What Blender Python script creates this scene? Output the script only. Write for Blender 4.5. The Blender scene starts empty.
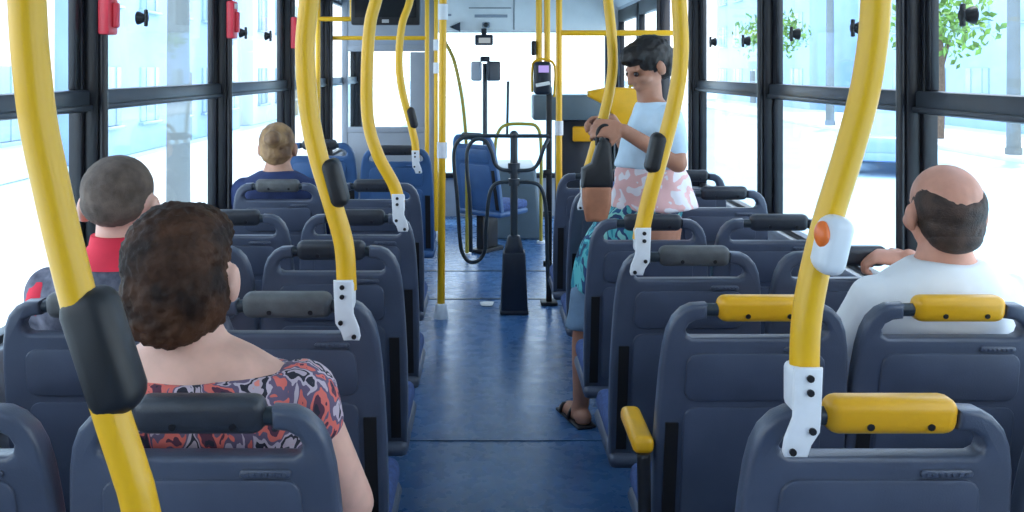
import bpy, bmesh, math, random
from mathutils import Vector, Matrix, Quaternion, noise
random.seed(7)
SC = bpy.context.scene
COL = SC.collection
PI = math.pi
# ------------------------------------------------------------------ camera, sky, exposure
H = 1.42                      # eye height above the aisle floor
F = 927.0                     # focal length in pixels of the 1024x512 frame
VX, VY = 485.0, 70.0          # where the bus's long lines meet
cam = bpy.data.cameras.new('camera'); camo = bpy.data.objects.new('camera', cam); COL.objects.link(camo)
cam.sensor_width = 36.0; cam.lens = 36.0 * F / 1024.0
cam.shift_x = (512 - VX) / 1024.0; cam.shift_y = (VY - 256) / 1024.0
cam.clip_start = 0.05; cam.clip_end = 500
camo.location = (0, 0, H); camo.rotation_euler = (PI / 2, 0, 0)
SC.camera = camo
SC.view_settings.view_transform = 'Standard'; SC.view_settings.look = 'None'
SC.view_settings.gamma = 1.0; SC.view_settings.use_curve_mapping = False
SC.view_settings.exposure = 0.85
world = bpy.data.worlds.new('bright_sky'); SC.world = world; world.use_nodes = True
_n = world.node_tree.nodes; _l = world.node_tree.links
bg = _n['Background']; bg.inputs['Strength'].default_value = 2.1
_tc = _n.new('ShaderNodeTexCoord'); _sx = _n.new('ShaderNodeSeparateXYZ'); _cr = _n.new('ShaderNodeValToRGB')
_l.new(_tc.outputs['Generated'], _sx.inputs[0]); _l.new(_sx.outputs['Z'], _cr.inputs[0]); _l.new(_cr.outputs[0], bg.inputs['Color'])
_cr.color_ramp.elements[0].position = 0.0; _cr.color_ramp.elements[0].color = (0.96, 0.98, 1, 1)
_cr.color_ramp.elements[1].position = 0.7; _cr.color_ramp.elements[1].color = (0.62, 0.78, 1, 1)
sun = bpy.data.lights.new('sun', 'SUN'); suno = bpy.data.objects.new('sun', sun); COL.objects.link(suno)
sun.energy = 2.2; sun.angle = 0.02; sun.color = (1, 0.96, 0.9)
suno.rotation_euler = (math.radians(-16), math.radians(10), 0); suno.location = (0, 0, 30)

def P(px, py, d):             # photo pixel at depth d -> point in the bus
    return Vector(((px - VX) * d / F, d, H - (py - VY) * d / F))

# ------------------------------------------------------------------ materials
def new_mat(name):
    m = bpy.data.materials.new(name); m.use_nodes = True
    return m, m.node_tree.nodes, m.node_tree.links, m.node_tree.nodes['Principled BSDF']
def mat(name, col, rough=0.5, metal=0.0, var=0.0, scale=20.0, bump=0.0, bscale=200.0, spec=0.5, coat=0.0, col2=None):
    m, n, l, b = new_mat(name)
    b.inputs['Base Color'].default_value = (*col, 1); b.inputs['Roughness'].default_value = rough
    b.inputs['Metallic'].default_value = metal; b.inputs['Specular IOR Level'].default_value = spec
    b.inputs['Coat Weight'].default_value = coat
    tc = n.new('ShaderNodeTexCoord')
    if var or col2:
        t = n.new('ShaderNodeTexNoise'); t.inputs['Scale'].default_value = scale; t.inputs['Detail'].default_value = 6
        r = n.new('ShaderNodeValToRGB')
        c2 = col2 or tuple(min(1, c * (1 + var)) for c in col); c1 = col if col2 else tuple(c * (1 - var) for c in col)
        r.color_ramp.elements[0].position = 0.35; r.color_ramp.elements[0].color = (*c1, 1)
        r.color_ramp.elements[1].position = 0.65; r.color_ramp.elements[1].color = (*c2, 1)
        l.new(tc.outputs['Object'], t.inputs['Vector']); l.new(t.outputs['Fac'], r.inputs[0]); l.new(r.outputs[0], b.inputs['Base Color'])
    if bump:
        t2 = n.new('ShaderNodeTexNoise'); t2.inputs['Scale'].default_value = bscale; t2.inputs['Detail'].default_value = 3
        bp = n.new('ShaderNodeBump'); bp.inputs['Strength'].default_value = bump; bp.inputs['Distance'].default_value = 0.004
        l.new(tc.outputs['Object'], t2.inputs['Vector']); l.new(t2.outputs['Fac'], bp.inputs['Height']); l.new(bp.outputs[0], b.inputs['Normal'])
    return m
M = {}
M['seat'] = mat('seat_plastic', (0.074, 0.090, 0.134), 0.32, var=0.10, scale=9, bump=0.12, bscale=350)
M['seat_panel'] = mat('seat_panel_plastic', (0.064, 0.080, 0.124), 0.42, var=0.12, scale=7, bump=0.12, bscale=350)
M['cushion'] = mat('seat_cushion_fabric', (0.05, 0.09, 0.24), 0.85, var=0.25, scale=60, bump=0.3, bscale=500)
M['grip_dark'] = mat('dark_rubber_grip', (0.030, 0.034, 0.045), 0.42, var=0.15, scale=30, bump=0.15, bscale=300)
M['grip_grey'] = mat('worn_grey_grip', (0.095, 0.10, 0.105), 0.5, var=0.2, scale=25, bump=0.15, bscale=300)
M['yellow'] = mat('yellow_plastic', (0.80, 0.40, 0.010), 0.35, var=0.06, scale=14, bump=0.05, bscale=200)
M['yellow_tube'] = mat('yellow_painted_tube', (0.84, 0.46, 0.006), 0.36, coat=0.15)
M['black'] = mat('black_plastic', (0.010, 0.011, 0.014), 0.45, var=0.2, scale=30)
M['black_gap'] = mat('black_slot', (0.004, 0.004, 0.006), 0.8)  # near-black colour for the shade inside the seat's side gap
M['white_plate'] = mat('white_painted_bracket', (0.78, 0.80, 0.84), 0.35, var=0.04, scale=30)
M['white_plastic'] = mat('white_plastic', (0.75, 0.78, 0.82), 0.3)
M['orange'] = mat('orange_button', (0.9, 0.18, 0.03), 0.3)
M['screw'] = mat('dark_screw', (0.03, 0.03, 0.035), 0.35, metal=0.6)
M['frame'] = mat('black_window_frame', (0.009, 0.010, 0.015), 0.34, var=0.15, scale=10)
M['rail'] = mat('grey_sash_rail', (0.035, 0.042, 0.055), 0.35, var=0.15, scale=12)
M['wall'] = mat('pale_wall_laminate', (0.40, 0.43, 0.48), 0.5, var=0.05, scale=6)
M['ceiling'] = mat('pale_ceiling_laminate', (0.62, 0.63, 0.64), 0.5, var=0.04, scale=3)
M['bulkhead'] = mat('light_grey_bulkhead', (0.78, 0.78, 0.77), 0.5, var=0.05, scale=5)
M['panel_line'] = mat('bulkhead_seam', (0.30, 0.31, 0.33), 0.5)
M['dark_steel'] = mat('dark_painted_steel', (0.030, 0.042, 0.055), 0.3, var=0.1, scale=10)
M['dark_base'] = mat('dark_pedestal_plastic', (0.012, 0.018, 0.032), 0.4, var=0.15, scale=10)
M['grey_blue'] = mat('blue_grey_counter', (0.10, 0.145, 0.18), 0.4, var=0.08, scale=6)
M['red'] = mat('red_plastic', (0.82, 0.05, 0.08), 0.35, var=0.06, scale=20)
M['steel'] = mat('brushed_steel', (0.55, 0.56, 0.58), 0.28, metal=1.0)
M['paper'] = mat('white_paper', (0.8, 0.8, 0.78), 0.8)
M['blue_seat'] = mat('bright_blue_seat_plastic', (0.045, 0.115, 0.27), 0.4, var=0.1, scale=8)  # sunlight on the front left seats is put into this brighter blue
M['shade'] = mat('grey_partition', (0.28, 0.31, 0.36), 0.5, var=0.05, scale=5)
M['rubber'] = mat('black_rubber', (0.02, 0.02, 0.022), 0.7)
M['floor_seam'] = mat('floor_seam', (.03, .085, .20), 0.4)
# wet-looking blue vinyl floor, with scuffs
def floor_mat():
    m, n, l, b = new_mat('blue_vinyl_floor')
    tc = n.new('ShaderNodeTexCoord'); mp = n.new('ShaderNodeMapping'); mp.inputs['Scale'].default_value = (1.0, 0.45, 1)
    t = n.new('ShaderNodeTexNoise'); t.inputs['Scale'].default_value = 3.2; t.inputs['Detail'].default_value = 9; t.inputs['Roughness'].default_value = 0.68
    r = n.new('ShaderNodeValToRGB'); e = r.color_ramp.elements
    e[0].position = 0.3; e[0].color = (0.034, 0.098, 0.235, 1); e[1].position = 0.72; e[1].color = (0.080, 0.185, 0.380, 1)
    l.new(tc.outputs['Object'], mp.inputs[0]); l.new(mp.outputs[0], t.inputs['Vector']); l.new(t.outputs['Fac'], r.inputs[0]); l.new(r.outputs[0], b.inputs['Base Color'])
    t2 = n.new('ShaderNodeTexNoise'); t2.inputs['Scale'].default_value = 14; t2.inputs['Detail'].default_value = 7
    r2 = n.new('ShaderNodeMapRange'); r2.inputs['To Min'].default_value = 0.14; r2.inputs['To Max'].default_value = 0.42
    l.new(tc.outputs['Object'], t2.inputs['Vector']); l.new(t2.outputs['Fac'], r2.inputs[0]); l.new(r2.outputs[0], b.inputs['Roughness'])
    t3 = n.new('ShaderNodeTexNoise'); t3.inputs['Scale'].default_value = 160
    bp = n.new('ShaderNodeBump'); bp.inputs['Strength'].default_value = 0.12; bp.inputs['Distance'].default_value = 0.003
    l.new(tc.outputs['Object'], t3.inputs['Vector']); l.new(t3.outputs['Fac'], bp.inputs['Height']); l.new(bp.outputs[0], b.inputs['Normal'])
    return m
M['floor'] = floor_mat()
def glass_mat(name, tint, refl=0.07):
    m, n, l, b = new_mat(name); n.remove(b)
    tr = n.new('ShaderNodeBsdfTransparent'); tr.inputs['Color'].default_value = (*tint, 1)
    gl = n.new('ShaderNodeBsdfGlossy'); gl.inputs['Roughness'].default_value = 0.03
    lw = n.new('ShaderNodeLayerWeight'); lw.inputs['Blend'].default_value = 0.5
    pw = n.new('ShaderNodeMath'); pw.operation = 'POWER'; pw.inputs[1].default_value = 5
    fr = n.new('ShaderNodeMath'); fr.operation = 'MULTIPLY_ADD'; fr.inputs[1].default_value = 0.6; fr.inputs[2].default_value = 0.02
    l.new(lw.outputs['Facing'], pw.inputs[0]); l.new(pw.outputs[0], fr.inputs[0])
    mx = n.new('ShaderNodeMixShader'); l.new(fr.outputs[0], mx.inputs[0]); l.new(tr.outputs[0], mx.inputs[1]); l.new(gl.outputs[0], mx.inputs[2])
    l.new(mx.outputs[0], n['Material Output'].inputs['Surface'])
    return m
M['glass'] = glass_mat('window_glass', (0.93, 0.97, 0.985))
M['screen_glass'] = glass_mat('windscreen_glass', (0.90, 0.97, 1.0))
def emit_mat(name, col, s):
    m, n, l, b = new_mat(name); b.inputs['Base Color'].default_value = (0.02, 0.02, 0.03, 1)
    b.inputs['Emission Color'].default_value = (*col, 1); b.inputs['Emission Strength'].default_value = s
    return m
M['lilac_screen'] = emit_mat('lilac_lit_screen', (0.55, 0.42, 1.0), 0.45)
M['clock_face'] = emit_mat('pale_clock_display', (0.75, 0.85, 0.9), 0.25)
M['tv'] = mat('dark_screen', (0.006, 0.007, 0.010), 0.12)

# ------------------------------------------------------------------ mesh helpers
def link_mesh(name, bm, m, parent=None, smooth=40, fixn=True):
    if fixn: bmesh.ops.recalc_face_normals(bm, faces=bm.faces)
    me = bpy.data.meshes.new(name); bm.to_mesh(me); bm.free()
    me.materials.append(M[m] if isinstance(m, str) else m)
    if smooth:
        me.shade_smooth(); me.set_sharp_from_angle(angle=math.radians(smooth))
    o = bpy.data.objects.new(name, me); COL.objects.link(o)
    if parent is not None: o.parent = parent
    return o
def tag(o, label=None, cat=None, group=None, kind=None):
    if label: o['label'] = label
    if cat: o['category'] = cat
    if group: o['group'] = group
    if kind: o['kind'] = kind
    return o
def empty(name, loc=(0, 0, 0), label=None, cat=None, group=None, kind=None):
    o = bpy.data.objects.new(name, None); COL.objects.link(o); o.location = loc; o.empty_display_size = 0.05
    return tag(o, label, cat, group, kind)
def copy_tree(o, parent=None):
    c = o.copy(); COL.objects.link(c)
    if parent is not None: c.parent = parent
    for ch in [x for x in o.children]: copy_tree(ch, c)
    return c
def add_box(bm, c, s, bev=0.0, rot=None, seg=2):
    r = bmesh.ops.create_cube(bm, size=1.0); vs = r['verts']
    for v in vs: v.co = Vector((v.co.x * s[0], v.co.y * s[1], v.co.z * s[2]))
    if bev:
        es = list({e for v in vs for e in v.link_edges})
        rb = bmesh.ops.bevel(bm, geom=es, offset=bev, segments=seg, profile=0.5, affect='EDGES')
        vs = list({v for f in rb['faces'] for v in f.verts} | {v for v in vs if v.is_valid})
    if rot is not None:
        for v in vs: v.co = rot @ v.co
    for v in vs: v.co += Vector(c)
    return vs
def smooth_path(pts, n=6):
    pts = [Vector(p) for p in pts]
    if len(pts) < 3: return pts
    out = []
    for i in range(len(pts) - 1):
        p0 = pts[i - 1] if i else pts[0] * 2 - pts[1]
        p1, p2 = pts[i], pts[i + 1]
        p3 = pts[i + 2] if i + 2 < len(pts) else pts[-1] * 2 - pts[-2]
        for k in range(n):
            t = k / n
            out.append(0.5 * ((2 * p1) + (p2 - p0) * t + (2 * p0 - 5 * p1 + 4 * p2 - p3) * t * t + (3 * p1 - p0 - 3 * p2 + p3) * t ** 3))
    out.append(pts[-1]); return out
def add_tube(bm, pts, r, seg=14, curve=0, rs=None):
    if curve:
        n0 = len(pts); pts = smooth_path(pts, curve)
        if rs: rs = [rs[min(i // curve, n0 - 1)] + (rs[min(i // curve + 1, n0 - 1)] - rs[min(i // curve, n0 - 1)]) * (i % curve) / curve for i in range(len(pts))]
    pts = [Vector(p) for p in pts]
    t0 = (pts[1] - pts[0]).normalized()
    up = Vector((0, 0, 1)) if abs(t0.z) < 0.9 else Vector((0, 1, 0))
    nrm = (up - t0 * up.dot(t0)).normalized(); prev = t0; rings = []
    for i, p in enumerate(pts):
        a = pts[max(i - 1, 0)]; b = pts[min(i + 1, len(pts) - 1)]
        t = (b - a).normalized(); nrm = prev.rotation_difference(t) @ nrm; prev = t
        bn = t.cross(nrm); rr = rs[i] if rs else r
        rings.append([bm.verts.new(p + (nrm * math.cos(2 * PI * k / seg) + bn * math.sin(2 * PI * k / seg)) * rr) for k in range(seg)])
    for a, b in zip(rings[:-1], rings[1:]):
        for k in range(seg): bm.faces.new((a[k], a[(k + 1) % seg], b[(k + 1) % seg], b[k]))
    bm.faces.new(rings[0][::-1]); bm.faces.new(rings[-1])
def add_loft(bm, rings, seg=24):         # rings: (cx, cy, cz, rx, ry) ellipses stacked along z
    rs = []
    for (cx, cy, cz, rx, ry) in rings:
        rs.append([bm.verts.new((cx + rx * math.cos(2 * PI * k / seg), cy + ry * math.sin(2 * PI * k / seg), cz)) for k in range(seg)])
    for a, b in zip(rs[:-1], rs[1:]):
        for k in range(seg): bm.faces.new((a[k], a[(k + 1) % seg], b[(k + 1) % seg], b[k]))
    bm.faces.new(rs[0][::-1]); bm.faces.new(rs[-1])
def add_ball(bm, c, r, mtx=None, u=20, v=14):
    rr = (r, r, r) if isinstance(r, (int, float)) else r
    vs = bmesh.ops.create_uvsphere(bm, u_segments=u, v_segments=v, radius=1.0)['verts']
    for x in vs:
        co = Vector((x.co.x * rr[0], x.co.y * rr[1], x.co.z * rr[2]))
        if mtx is not None: co = mtx @ co
        x.co = co + Vector(c)
    return vs
def add_capsule(bm, a, b, ra, rb, seg=16):
    a = Vector(a); b = Vector(b); add_tube(bm, [a, b], ra, seg, rs=[ra, rb]); add_ball(bm, a, ra, u=seg, v=10); add_ball(bm, b, rb, u=seg, v=10)
def add_plate(bm, outline, y0, y1, bev=0.0, seg=2):    # outline in x,z extruded from y0 to y1
    lo = [bm.verts.new((x, y0, z)) for x, z in outline]; f0 = bm.faces.new(lo)
    ex = bmesh.ops.extrude_face_region(bm, geom=[f0]); nv = [g for g in ex['geom'] if isinstance(g, bmesh.types.BMVert)]
    for v in nv: v.co.y = y1
    bm.normal_update()
    if bev:
        s = set(lo) | set(nv)
        es = [e for e in bm.edges if e.verts[0] in s and e.verts[1] in s and abs(e.verts[0].co.y - e.verts[1].co.y) < 1e-6]
        bmesh.ops.bevel(bm, geom=es, offset=bev, segments=seg, profile=0.5, affect='EDGES')
def box_obj(name, c, s, m, parent=None, bev=0.0):
    bm = bmesh.new(); add_box(bm, c, s, bev); return link_mesh(name, bm, m, parent)
def tube_obj(name, pts, r, m, parent=None, curve=0, seg=14):
    bm = bmesh.new(); add_tube(bm, pts, r, seg, curve); return link_mesh(name, bm, m, parent, 60)
def solid_from(bm, voxel, smooth=3):     # fuse overlapping closed shapes into one continuous skin
    me = bpy.data.meshes.new('fuse'); bmesh.ops.recalc_face_normals(bm, faces=bm.faces); bm.to_mesh(me); bm.free()
    o = bpy.data.objects.new('fuse', me); COL.objects.link(o)
    r = o.modifiers.new('r', 'REMESH'); r.mode = 'VOXEL'; r.voxel_size = voxel
    s = o.modifiers.new('s', 'SMOOTH'); s.iterations = smooth; s.factor = 0.5
    dg = bpy.context.evaluated_depsgraph_get(); ev = o.evaluated_get(dg)
    out = bpy.data.meshes.new_from_object(ev)
    bpy.data.objects.remove(o); bpy.data.meshes.remove(me)
    bm2 = bmesh.new(); bm2.from_mesh(out); bpy.data.meshes.remove(out)
    return bm2

# ------------------------------------------------------------------ the bus shell
XL, XR = -1.20, 1.25
Y0, Y1 = -1.6, 9.0
ZC = 2.12
ZR0, ZR1 = 1.295, 1.36        # sash rail
ZS, ZT = 0.74, 1.98           # window sill and head
def struct(o): o['kind'] = 'structure'; return o
bm = bmesh.new(); add_box(bm, ((XL + XR) / 2, (Y0 + Y1) / 2, -0.05), (XR - XL + 0.1, Y1 - Y0, 0.1)); struct(link_mesh('floor', bm, 'floor'))
for i, y in enumerate((3.55, 5.75, 6.55)):
    o = struct(box_obj('trim_%d' % (i + 1), ((XL + XR) / 2, y, 0.0015), (XR - XL - 0.04, 0.022 if i else 0.006, 0.003), 'dark_steel' if i else 'floor_seam'))
# ceiling with coved sides
bm = bmesh.new(); prof = [(XL - 0.02, 1.99), (XL + 0.05, 2.05), (XL + 0.2, 2.10), (XL + 0.45, ZC), (XR - 0.45, ZC), (XR - 0.2, 2.10), (XR - 0.05, 2.05), (XR + 0.02, 1.99), (XR + 0.02, 2.2), (XL - 0.02, 2.2)]
add_plate(bm, prof, Y0, Y1); struct(link_mesh('ceiling', bm, 'ceiling', smooth=30))
def side_wall(name, x, sgn):
    bm = bmesh.new()
    ye = Y1 if sgn < 0 else 6.45
    add_box(bm, (x + sgn * 0.035, (Y0 + ye) / 2, ZS / 2), (0.07, ye - Y0, ZS))
    add_box(bm, (x + sgn * 0.035, (Y0 + Y1) / 2, (ZT + 2.16) / 2), (0.07, Y1 - Y0, 2.16 - ZT))
    add_box(bm, (x - sgn * 0.008, (Y0 + ye) / 2, ZS - 0.015), (0.03, ye - Y0, 0.03), 0.006)
    return struct(link_mesh(name, bm, 'wall'))
side_wall('wall_left', XL, -1); side_wall('wall_right', XR, 1)
# rear wall behind the camera
bm = bmesh.new(); add_box(bm, ((XL + XR) / 2, Y0 - 0.03, 1.0), (XR - XL + 0.14, 0.06, 2.3)); struct(link_mesh('wall_rear', bm, 'wall'))
nwin = [0]; ntrim = [3]
def pillars(x, sgn, ys):
    for y in ys:
        bm = bmesh.new(); ntrim[0] += 1
        add_box(bm, (x - sgn * 0.005, y, (ZS + ZT) / 2), (0.07, 0.085, ZT - ZS), 0.012)
        add_tube(bm, [(x - sgn * 0.047, y - 0.02, ZS), (x - sgn * 0.047, y - 0.02, ZT)], 0.014, 10)
        struct(link_mesh('trim_%d' % ntrim[0], bm, 'frame'))
def window(x, sgn, ya, yb, stile=True, latches=()):
    nwin[0] += 1
    w = empty('window_%d' % nwin[0], (0, 0, 0), kind='structure'); t = 0.022; xx = x + sgn * 0.02
    ya += 0.04; yb -= 0.04; ym = (ya + yb) / 2; L = yb - ya
    bm = bmesh.new()
    for z in (ZS + t / 2, ZT - t / 2): add_box(bm, (xx, ym, z), (0.04, L, t), 0.004)
    for y in (ya + t / 2, yb - t / 2): add_box(bm, (xx, y, (ZS + ZT) / 2), (0.04, t, ZT - ZS), 0.004)
    link_mesh('frame', bm, 'frame', w)
    bm = bmesh.new(); add_box(bm, (xx - sgn * 0.012, ym, (ZR0 + ZR1) / 2), (0.05, L, ZR1 - ZR0), 0.007)
    add_box(bm, (xx - sgn * 0.04, ym, ZR0 + 0.012), (0.012, L, 0.016), 0.003)
    link_mesh('sash_rail', bm, 'rail', w)
    if stile:
        bm = bmesh.new()
        add_box(bm, (xx - sgn * 0.006, yb - 0.035, (ZR1 + ZT) / 2), (0.024, 0.045, ZT - ZR1), 0.004)
        link_mesh('sash_stile', bm, 'frame', w)
    bm = bmesh.new(); add_box(bm, (xx, ym, (ZS + ZR0) / 2), (0.005, L - 0.02, ZR0 - ZS)); link_mesh('lower_pane', bm, 'glass', w, 0)
    bm = bmesh.new(); add_box(bm, (xx + sgn * 0.004, ym, (ZR1 + ZT) / 2), (0.005, L - 0.02, ZT - ZR1)); link_mesh('upper_pane', bm, 'glass', w, 0)
    for (y, z) in latches:
        bm = bmesh.new(); xg = xx - sgn * 0.004
        add_tube(bm, [(xg, y, z), (xg - sgn * 0.010, y, z), (xg - sgn * 0.028, y, z), (xg - sgn * 0.034, y, z)], 0.02, 14, rs=[0.024, 0.022, 0.012, 0.017])
        add_box(bm, (xg - sgn * 0.03, y, z), (0.012, 0.016, 0.06), 0.004)
        link_mesh('latch', bm, 'black', w)
    return w
LP = [0.03, 1.43, 2.82, 4.2, 5.58, 6.96, 8.6]; RP = [0.0, 1.3, 2.7, 4.07, 5.45, 6.45]
pillars(XL, -1, [-1.45] + LP); pillars(XR, 1, [-1.45] + RP)
def zy(px, py, x):            # depth and height of a pixel on a side wall
    d = x * F / (px - VX); return d, H - (py - VY) * d / F
ylat = {0: [], 1: [], 2: [zy(142, 18, XL)], 3: [zy(243, 33, XL), zy(268, 36, XL)], 4: [], 5: []}
window(XL, -1, -1.45, LP[0])
for i in range(6): window(XL, -1, LP[i], LP[i + 1], i < 4, ylat[i])
rlat = {0: [], 1: [zy(968, 15, XR)], 2: [zy(795, 34, XR), zy(857, 28, XR)], 3: [zy(713, 42, XR), zy(746, 41, XR)], 4: []}
window(XR, 1, -1.45, RP[0])
for i in range(4): window(XR, 1, RP[i], RP[i + 1], i < 4, rlat[i])

dr = empty('door_1', (0, 0, 0), kind='structure')
for k, (ya, yb) in enumerate(((6.52, 7.62), (7.64, 8.74))):
    bm = bmesh.new(); ym = (ya + yb) / 2
    for z, h in ((.06, .12), (.78, .05), (1.93, .12)): add_box(bm, (XR + .03, ym, z), (.05, yb - ya, h), .006)
    for y in (ya + .035, yb - .035): add_box(bm, (XR + .03, y, .99), (.05, .07, 1.98), .008)
    lf = link_mesh('door_leaf', bm, 'frame', dr)
    bm = bmesh.new(); add_box(bm, (XR + .03, ym, 1.0), (.006, yb - ya - .1, 1.9)); link_mesh('pane', bm, 'glass', lf, 0)
    tube_obj('grab_bar', [(XR - .005, ya + .12, .7), (XR - .04, ya + .12, .74), (XR - .04, ya + .12, 1.25), (XR - .005, ya + .12, 1.29)], .014, 'yellow_tube', lf, 4, 10)
bm = bmesh.new(); add_box(bm, (XR + .02, 8.86, 1.0), (.09, .2, 2.0), .02); ntrim[0] += 1; struct(link_mesh('trim_%d' % ntrim[0], bm, 'frame'))
# front: bulkhead, windscreen, dash
bm = bmesh.new(); add_box(bm, ((XL + XR) / 2, Y1 - 0.12, 2.0), (XR - XL + 0.1, 0.3, 0.44), 0.03)
wf = link_mesh('wall_front', bm, 'bulkhead'); struct(wf)
bm = bmesh.new(); add_box(bm, ((XL + XR) / 2, Y1 + 0.03, 0.17), (XR - XL + 0.1, 0.06, 0.44)); struct(link_mesh('wall_front', bm, 'wall'))
yb = Y1 - 0.275
for i, (px, py, w, h, m) in enumerate([(490, 8, 0.40, 0.012, 'panel_line'), (514, 12, 0.012, 0.34, 'panel_line'), (491, 16, 0.31, 0.028, 'shade'), (447, 15, 0.08, 0.02, 'shade'), (484, 32, 1.7, 0.012, 'wall')]):
    p = P(px, py, yb); ntrim[0] += 1
    struct(box_obj('trim_%d' % ntrim[0], (p.x, yb + 0.004, p.z), (w, 0.012, h), m, bev=0.003))
nwin[0] += 1
ws = empty('window_%d' % nwin[0], kind='structure')
bm = bmesh.new()
for x in (XL + 0.03, XR - 0.05): add_box(bm, (x, Y1 - 0.05, 1.09), (0.09, 0.1, 1.5), 0.015)
add_box(bm, (0.02, Y1, 0.40), (2.4, 0.1, 0.05), 0.01)
link_mesh('frame', bm, 'frame', ws)
bm = bmesh.new(); add_box(bm, (0.02, Y1 - 0.02, 1.11), (2.36, 0.008, 1.42)); link_mesh('pane', bm, 'screen_glass', ws, 0)
p = P(520, 90, Y1)
bm = bmesh.new(); q = P(508, 112, Y1); add_tube(bm, [(q.x - 0.01, Y1 - 0.06, 0.80), (q.x, Y1 - 0.06, q.z + 0.3)], 0.013, 8); link_mesh('wiper_arm', bm, 'black', ws)

# ------------------------------------------------------------------ bus seats
ST = 0.95                                   # top of the grip above the floor
def lean(z): return (ST - z) * 0.20         # backs lean to the rear
def leaned(bm):
    for v in bm.verts: v.co.y += lean(v.co.z)
    return bm
OUT = [(.203, .34), (.206, .48), (.206, .60), (.203, .70), (.199, .78), (.194, .835), (.187, .872), (.176, .898), (.158, .918), (.138, .928), (.106, .930)]
INN = [(.106, .898), (.128, .895), (.143, .886), (.149, .874), (.146, .862), (.136, .856)]
def shell_bm():
    h = OUT + INN
    o = h + [(-x, z) for x, z in reversed(h)]
    bm = bmesh.new(); add_plate(bm, o, -0.021, 0.021, 0.0095, 3); return leaned(bm)
def inset_outline(w0, w1, z0, z1, r=0.025):
    pts = []
    for cx, cz, w, a0 in ((1, 0, w0, -90), (1, 1, w1, 0), (-1, 1, w1, 90), (-1, 0, w0, 180)):
        for k in range(5):
            a = math.radians(a0 + 22.5 * k); x = cx * (w - r) + r * math.cos(a); z = (z1 - r if cz else z0 + r) + r * math.sin(a)
            pts.append((x, z))
    return pts
def make_seat(name, grip, aisle, mats=('seat', 'seat_panel')):
    # aisle: +1 the aisle is on the seat's +x side
    root = empty(name)
    link_mesh('back_shell', shell_bm(), mats[0], root, 50)
    bm = bmesh.new(); add_plate(bm, inset_outline(.148, .146, .715, .822), -.0265, -.015, .004, 2); leaned(bm)
    link_mesh('upper_back_panel', bm, mats[1], root, 50)
    bm = bmesh.new(); add_plate(bm, inset_outline(.148, .148, .37, .70), -.0255, -.015, .004, 2); leaned(bm)
    link_mesh('lower_back_panel', bm, mats[1], root, 50)
    bm = bmesh.new()
    for k in range(2):
        a = inset_outline(.038, .038, .7985, .8115, .006)
    add_plate(bm, [(x + .095, z + .026) for x, z in a], -.0255, -.018, .0015, 1)
    for k in range(7): add_box(bm, (.067 + k * .0095, -.0262, .831), (.006, .002, .006), .0008)
    leaned(bm); link_mesh('maker_plate', bm, mats[0], root, 50)
    s = aisle
    bm = bmesh.new(); add_plate(bm, [(s * .158, .36), (s * .186, .36), (s * .186, .665), (s * .158, .665)], -.0262, -.0195); leaned(bm)
    link_mesh('side_slot', bm, 'black_gap', root, 0)  # flat black strip on the shell, standing in for the gap's shade
    # handle bar and grip
    zb = .914
    bm = bmesh.new(); add_tube(bm, [(-.118, 0, zb), (.118, 0, zb)], .0145, 14); leaned(bm); link_mesh('handle_bar', bm, 'dark_steel', root, 60)
    bm = bmesh.new(); gx = .012 if aisle < 0 else 0.0; add_box(bm, (gx, 0, zb + .004), (.19, .052, .056), .019, seg=4); leaned(bm)
    g = link_mesh('grip', bm, grip, root, 60)
    if grip == 'yellow': g['label'] = 'yellow grip with two dark screws'
    for x in (gx - .035, gx + .052):
        bm = bmesh.new(); add_tube(bm, [(x, -.0275, zb - .008), (x, -.022, zb - .008)], .0055, 10); leaned(bm); link_mesh('screw', bm, 'screw', g)
    # cushions, pan, stand
    bm = bmesh.new(); add_plate(bm, inset_outline(.175, .165, .42, .84, .05), .012, .055, .016, 3); leaned(bm); link_mesh('back_cushion', bm, 'cushion', root, 60)
    bm = bmesh.new(); add_box(bm, (0, .28, .375), (.40, .36, .07), .028, seg=3); link_mesh('seat_cushion', bm, 'cushion', root, 60)
    bm = bmesh.new(); add_box(bm, (0, .27, .325), (.41, .37, .045), .018, seg=2)
    add_box(bm, (0, .13, .33), (.36, .05, .06), .01); link_mesh('seat_pan', bm, mats[0], root, 60)
    bm = bmesh.new(); add_box(bm, (-s * .07, .28, .17), (.07, .20, .29), .015); add_box(bm, (-s * .07, .28, .015), (.12, .28, .03), .006)
    link_mesh('leg', bm, 'black', root)
    return root
protos = {}
def place_seat(x, d, z, grip, aisle, label, group, blue=False):
    key = (grip, aisle, blue)
    if key not in protos:
        protos[key] = make_seat('bus_seat', grip, aisle, ('blue_seat', 'blue_seat') if blue else ('seat', 'seat_panel')); o = protos[key]
    else: o = copy_tree(protos[key])
    o.location = (x, d, z)
    if z > 0.01:
        for ch in o.children:
            if ch.name.startswith('leg'):
                bm = bmesh.new(); bm.from_mesh(ch.data)
                for v in bm.verts:
                    if v.co.z < .1: v.co.z -= z
                me = bpy.data.meshes.new('leg'); bm.to_mesh(me); bm.free(); me.materials.append(M['black']); ch.data = me
    return tag(o, label, 'bus seat', group)
GL, GR = 'seats along the left of the aisle', 'seats along the right of the aisle'
LA = [(-.415, 1.35, 0, 'grip_dark'), (-.422, 1.98, 0, 'grip_grey'), (-.428, 2.58, 0, 'grip_dark'), (-.435, 3.15, 0, 'grip_dark'), (-.475, 4.02, 0, 'grip_dark'), (-.490, 5.1, .06, 'grip_dark')]
LW = [(-.835, 1.35, 0, 'grip_dark'), (-.84, 1.98, 0, 'grip_grey'), (-.845, 2.58, 0, 'grip_dark'), (-.86, 3.15, 0, 'grip_dark'), (-.90, 4.02, 0, 'grip_grey'), (-.910, 5.1, .09, 'grip_dark')]
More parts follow.
